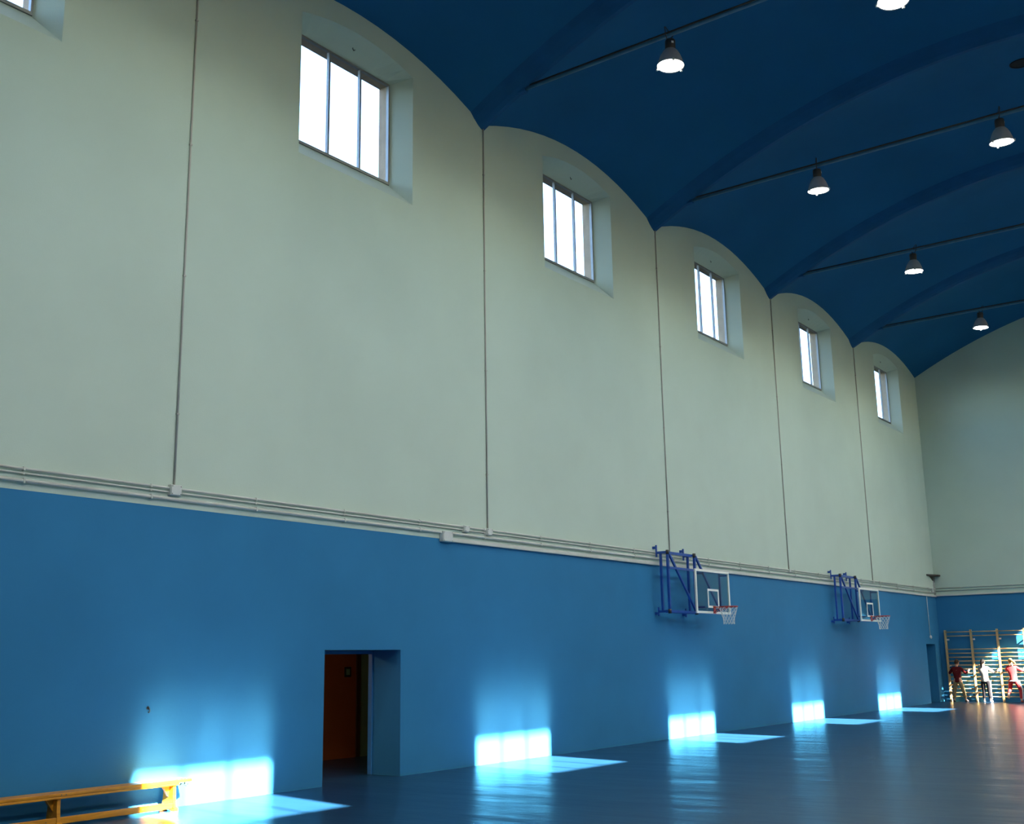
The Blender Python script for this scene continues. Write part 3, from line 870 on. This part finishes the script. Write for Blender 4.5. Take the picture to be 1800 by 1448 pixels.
def lerp(a, b, t): return tuple(a[i] + (b[i] - a[i]) * t for i in range(3))
def make_person(loc, label, J, hair, top_m, leg_m, shoe_m, tail=None, stripe=None, band=None, head_turn=0.0):
    root = empty('person', loc, label, 'person', 'people at the wall bars')
    P = J
    pel, ch, nk, hd = P['pelvis'], P['chest'], P['neck'], P['head']
    body = []
    body.append([(pel, 0.115), (lerp(pel, ch, 0.5), 0.095), (ch, 0.115), (nk, 0.05), (lerp(nk, hd, 0.5), 0.045)])
    for s in 'LR':
        sh, el, wr, ha = P['sh' + s], P['el' + s], P['wr' + s], P['ha' + s]
        body.append([(ch, 0.115), (sh, 0.055), (el, 0.037), (wr, 0.026), (lerp(wr, ha, 0.5), 0.030)])
        palm = lerp(wr, ha, 0.5)
        d = (Vector(ha) - Vector(wr)).normalized()
        side = d.cross(Vector((0, 0, 1)));
        if side.length < 0.1: side = Vector((1, 0, 0))
        side.normalize(); up_ = side.cross(d).normalized()
        for fi in range(4):                                # fingers curl over the bar
            o_ = Vector(palm) + up_ * (0.022 * (1.5 - fi)) + d * 0.035
            ln = (0.034, 0.040, 0.037, 0.029)[fi]
            a = o_ + d * ln; b = a + d * ln * 0.4 - side * (0.028 if s == 'L' else -0.028)
            body.append([(palm, 0.030), (tuple(o_), 0.010), (tuple(a), 0.009), (tuple(b), 0.008)])
        a = Vector(palm) + up_ * 0.035 + d * 0.01; b = a + up_ * 0.02 + d * 0.03
        body.append([(palm, 0.030), (tuple(a), 0.011), (tuple(b), 0.009)])
        hp_, kn, an, to = P['hip' + s], P['kn' + s], P['an' + s], P['to' + s]
        body.append([(pel, 0.115), (hp_, 0.085), (kn, 0.055), (an, 0.036), (lerp(an, to, 0.5), 0.036), (to, 0.028)])
    me = skin_mesh(body)
    # head with face, ears, nose joined into the same body mesh
    bm = bmesh.new(); bm.from_mesh(me)
    def blob(c, rad, rotz=0.0, seg=16):
        r = bmesh.ops.create_uvsphere(bm, u_segments=seg, v_segments=seg // 2 + 2, radius=1.0)
        for v_ in r['verts']:
            q = Vector((v_.co.x * rad[0], v_.co.y * rad[1], v_.co.z * rad[2]))
            q.rotate(Matrix.Rotation(rotz, 3, 'Z')); v_.co = q + Vector(c)
    H = Vector(hd)
    R = Matrix.Rotation(head_turn, 3, 'Z')
    def hp3(x, y, z): return tuple(H + R @ Vector((x, y, z)))
    blob(hd, (0.072, 0.088, 0.108), head_turn, 20)
    blob(hp3(0, 0.03, -0.055), (0.052, 0.055, 0.055), head_turn)
    blob(hp3(0, 0.092, -0.015), (0.013, 0.018, 0.024), head_turn, 8)
    for s in (-1, 1): blob(hp3(s * 0.074, -0.005, -0.01), (0.010, 0.022, 0.032), head_turn, 8)
    bm.to_mesh(me); bm.free()
    mesh_obj('body', me, 'skin', root)
    bm = new_bm()
    for s in (-1, 1):
        r = bmesh.ops.create_uvsphere(bm, u_segments=8, v_segments=6, radius=0.011)
        for v_ in r['verts']: v_.co = Vector(hp3(s * 0.03, 0.079, 0.008)) + v_.co
    obj('eyes', bm, 'eye', root, smooth=True)
    bm = new_bm(); add_tube(bm, [hp3(-0.022, 0.078, -0.055), hp3(0, 0.085, -0.055), hp3(0.022, 0.078, -0.055)], 0.006, 6); obj('mouth', bm, 'lip', root, smooth=True)
    # hair
    bm = new_bm()
    r = bmesh.ops.create_uvsphere(bm, u_segments=20, v_segments=14, radius=1.0)
    kill = []
    for v_ in r['verts']:
        q = v_.co.copy()
        if q.y > 0.45 and q.z < 0.45: kill.append(v_)
        elif q.z < -0.55: kill.append(v_)
        j = 1 + 0.03 * math.sin(9 * math.atan2(q.y, q.x))
        v_.co = H + R @ Vector((q.x * 0.081 * j, q.y * 0.097 * j - 0.006, q.z * 0.116 + 0.006))
    bmesh.ops.delete(bm, geom=kill, context='VERTS')
    if tail:
        pts = [tuple(H + R @ Vector(q)) for q in tail]
        n_ = len(pts)
        add_tube(bm, pts, 0.03, 10, radii=[0.022 + 0.018 * math.sin(PI * min(1, (i + 0.6) / n_)) if i < n_ - 1 else 0.012 for i in range(n_)])
    obj('hair', bm, hair, root, smooth=True)
    # clothes
    tops = [[(lerp(pel, ch, -0.24), (0.128, 0.110)), (lerp(pel, ch, -0.20), (0.135, 0.115)), (lerp(pel, ch, 0.5), (0.125, 0.105)), (ch, 0.138), (lerp(ch, nk, 0.8), 0.062)]]
    for s in 'LR':
        tops.append([(ch, 0.138), (P['sh' + s], 0.070), (P['el' + s], 0.052), (lerp(P['el' + s], P['wr' + s], 0.92), 0.040)])
    mesh_obj('top', skin_mesh(tops), top_m, root)
    legs = [[(lerp(pel, ch, 0.12), 0.118), (pel, 0.128)]]
    for s in 'LR':
        kn, an = P['kn' + s], P['an' + s]
        legs.append([(pel, 0.128), (P['hip' + s], 0.098), (kn, 0.068), (lerp(kn, an, 0.9), 0.055)])
    mesh_obj('trousers', skin_mesh(legs), leg_m, root)
    for s in 'LR':
        an, to = Vector(P['an' + s]), Vector(P['to' + s])
        d = (to - an); 
        heel = an - Vector((d.x, d.y, 0)).normalized() * 0.03 - Vector((0, 0, 0.045))
        mesh_obj('shoe', skin_mesh([[(tuple(heel + Vector((0, 0, 0.012))), 0.040), (tuple((heel + to) / 2 + Vector((0, 0, 0.008))), 0.042), (tuple(to + Vector((0, 0, 0.0))), 0.034)]]), shoe_m, root)
    if stripe:
        for s, sgn in (('L', -1), ('R', 1)):
            if s not in stripe: continue
            bm = new_bm()
            off = Vector((sgn * 1.0, -0.15, 0)).normalized()
            pts = [Vector(P['hip' + s]) + off * 0.098, Vector(P['kn' + s]) + off * 0.070, Vector(lerp(P['kn' + s], P['an' + s], 0.9)) + off * 0.058]
            add_tube(bm, [tuple(q) for q in pts], 0.022, 8)
            obj('trouser_stripe', bm, 'stripe_white', root, smooth=True)
            if 'T' in stripe:
                bm = new_bm(); pts = [Vector(lerp(pel, ch, -0.1)) + off * 0.125, Vector(lerp(pel, ch, 0.5)) + off * 0.118, Vector(ch) + off * 0.125]
                add_tube(bm, [tuple(q) for q in pts], 0.018, 8); obj('top_stripe', bm, 'stripe_white', root, smooth=True)
    if band:
        bm = new_bm(); c = Vector(lerp(pel, ch, -0.20))
        add_tube(bm, [(c.x + 0.128 * math.cos(2 * PI * i / 24), c.y + 0.112 * math.sin(2 * PI * i / 24), c.z) for i in range(24)], 0.018, 8, closed=True)
        obj('waistband', bm, 'stripe_white', root, smooth=True)
    return root
YP = YB - 0.62
def joints(**k): return k
# +y faces the wall, L = smaller x
make_person((0.70, YP, 0), 'person in a maroon sweater and khaki trousers holding the leftmost wall bars', joints(
    pelvis=(0, 0, 0.80), chest=(0.0, 0.02, 1.13), neck=(0, 0.02, 1.32), head=(0.02, 0.04, 1.46),
    shL=(-0.16, 0.02, 1.24), elL=(-0.30, 0.10, 1.06), wrL=(-0.33, 0.30, 1.14), haL=(-0.33, 0.44, 1.20),
    shR=(0.16, 0.02, 1.24), elR=(0.27, 0.12, 1.06), wrR=(0.33, 0.31, 1.12), haR=(0.34, 0.45, 1.20),
    hipL=(-0.09, 0, 0.76), knL=(-0.15, 0.03, 0.43), anL=(-0.19, 0.0, 0.085), toL=(-0.21, 0.16, 0.035),
    hipR=(0.09, 0, 0.76), knR=(0.17, 0.02, 0.43), anR=(0.24, -0.02, 0.085), toR=(0.29, 0.13, 0.035)),
    'hair_brown', 'sweater_maroon', 'trousers_khaki', 'shoe_dark', head_turn=-0.5)
make_person((1.66, YP, 0), 'person in a white top and black trousers with a dark ponytail, middle of the three', joints(
    pelvis=(0.03, 0, 0.82), chest=(0.0, 0.02, 1.14), neck=(0.0, 0.02, 1.33), head=(-0.01, 0.04, 1.47),
    shL=(-0.15, 0.03, 1.25), elL=(-0.20, 0.24, 1.12), wrL=(-0.14, 0.40, 1.17), haL=(-0.12, 0.48, 1.23),
    shR=(0.15, 0.02, 1.25), elR=(0.33, 0.08, 1.09), wrR=(0.43, 0.30, 1.13), haR=(0.46, 0.45, 1.20),
    hipL=(-0.06, 0, 0.78), knL=(-0.06, 0.03, 0.44), anL=(-0.06, 0.0, 0.085), toL=(-0.07, 0.16, 0.035),
    hipR=(0.12, 0, 0.78), knR=(0.13, 0.02, 0.44), anR=(0.16, -0.02, 0.085), toR=(0.20, 0.13, 0.035)),
    'hair_black', 'top_white', 'trousers_black', 'shoe_white', tail=[(0, -0.09, 0.06), (0, -0.13, 0.03), (-0.02, -0.13, -0.06), (-0.03, -0.11, -0.16), (-0.03, -0.10, -0.22)], stripe='R')
make_person((2.64, YP, 0), 'person in a red tracksuit with white stripes climbing beside the right edge', joints(
    pelvis=(0.05, -0.02, 0.84), chest=(0.03, 0.02, 1.15), neck=(0.02, 0.03, 1.34), head=(-0.01, 0.06, 1.48),
    shL=(-0.13, 0.03, 1.26), elL=(-0.20, 0.12, 1.14), wrL=(-0.12, 0.34, 1.25), haL=(-0.11, 0.46, 1.35),
    shR=(0.18, 0.02, 1.26), elR=(0.36, 0.04, 1.14), wrR=(0.36, 0.30, 1.17), haR=(0.34, 0.46, 1.21),
    hipL=(-0.05, 0, 0.80), knL=(-0.12, 0.10, 0.50), anL=(-0.13, -0.20, 0.30), toL=(-0.13, -0.24, 0.15),
    hipR=(0.13, -0.01, 0.80), knR=(0.24, 0.08, 0.46), anR=(0.25, 0.0, 0.085), toR=(0.27, 0.16, 0.035)),
    'hair_blond', 'tracksuit_red', 'tracksuit_red', 'shoe_red', tail=[(0, -0.08, 0.06), (0.06, -0.12, 0.04), (0.12, -0.13, 0.0), (0.17, -0.12, -0.05), (0.20, -0.12, -0.10)], stripe='RT', band=True)
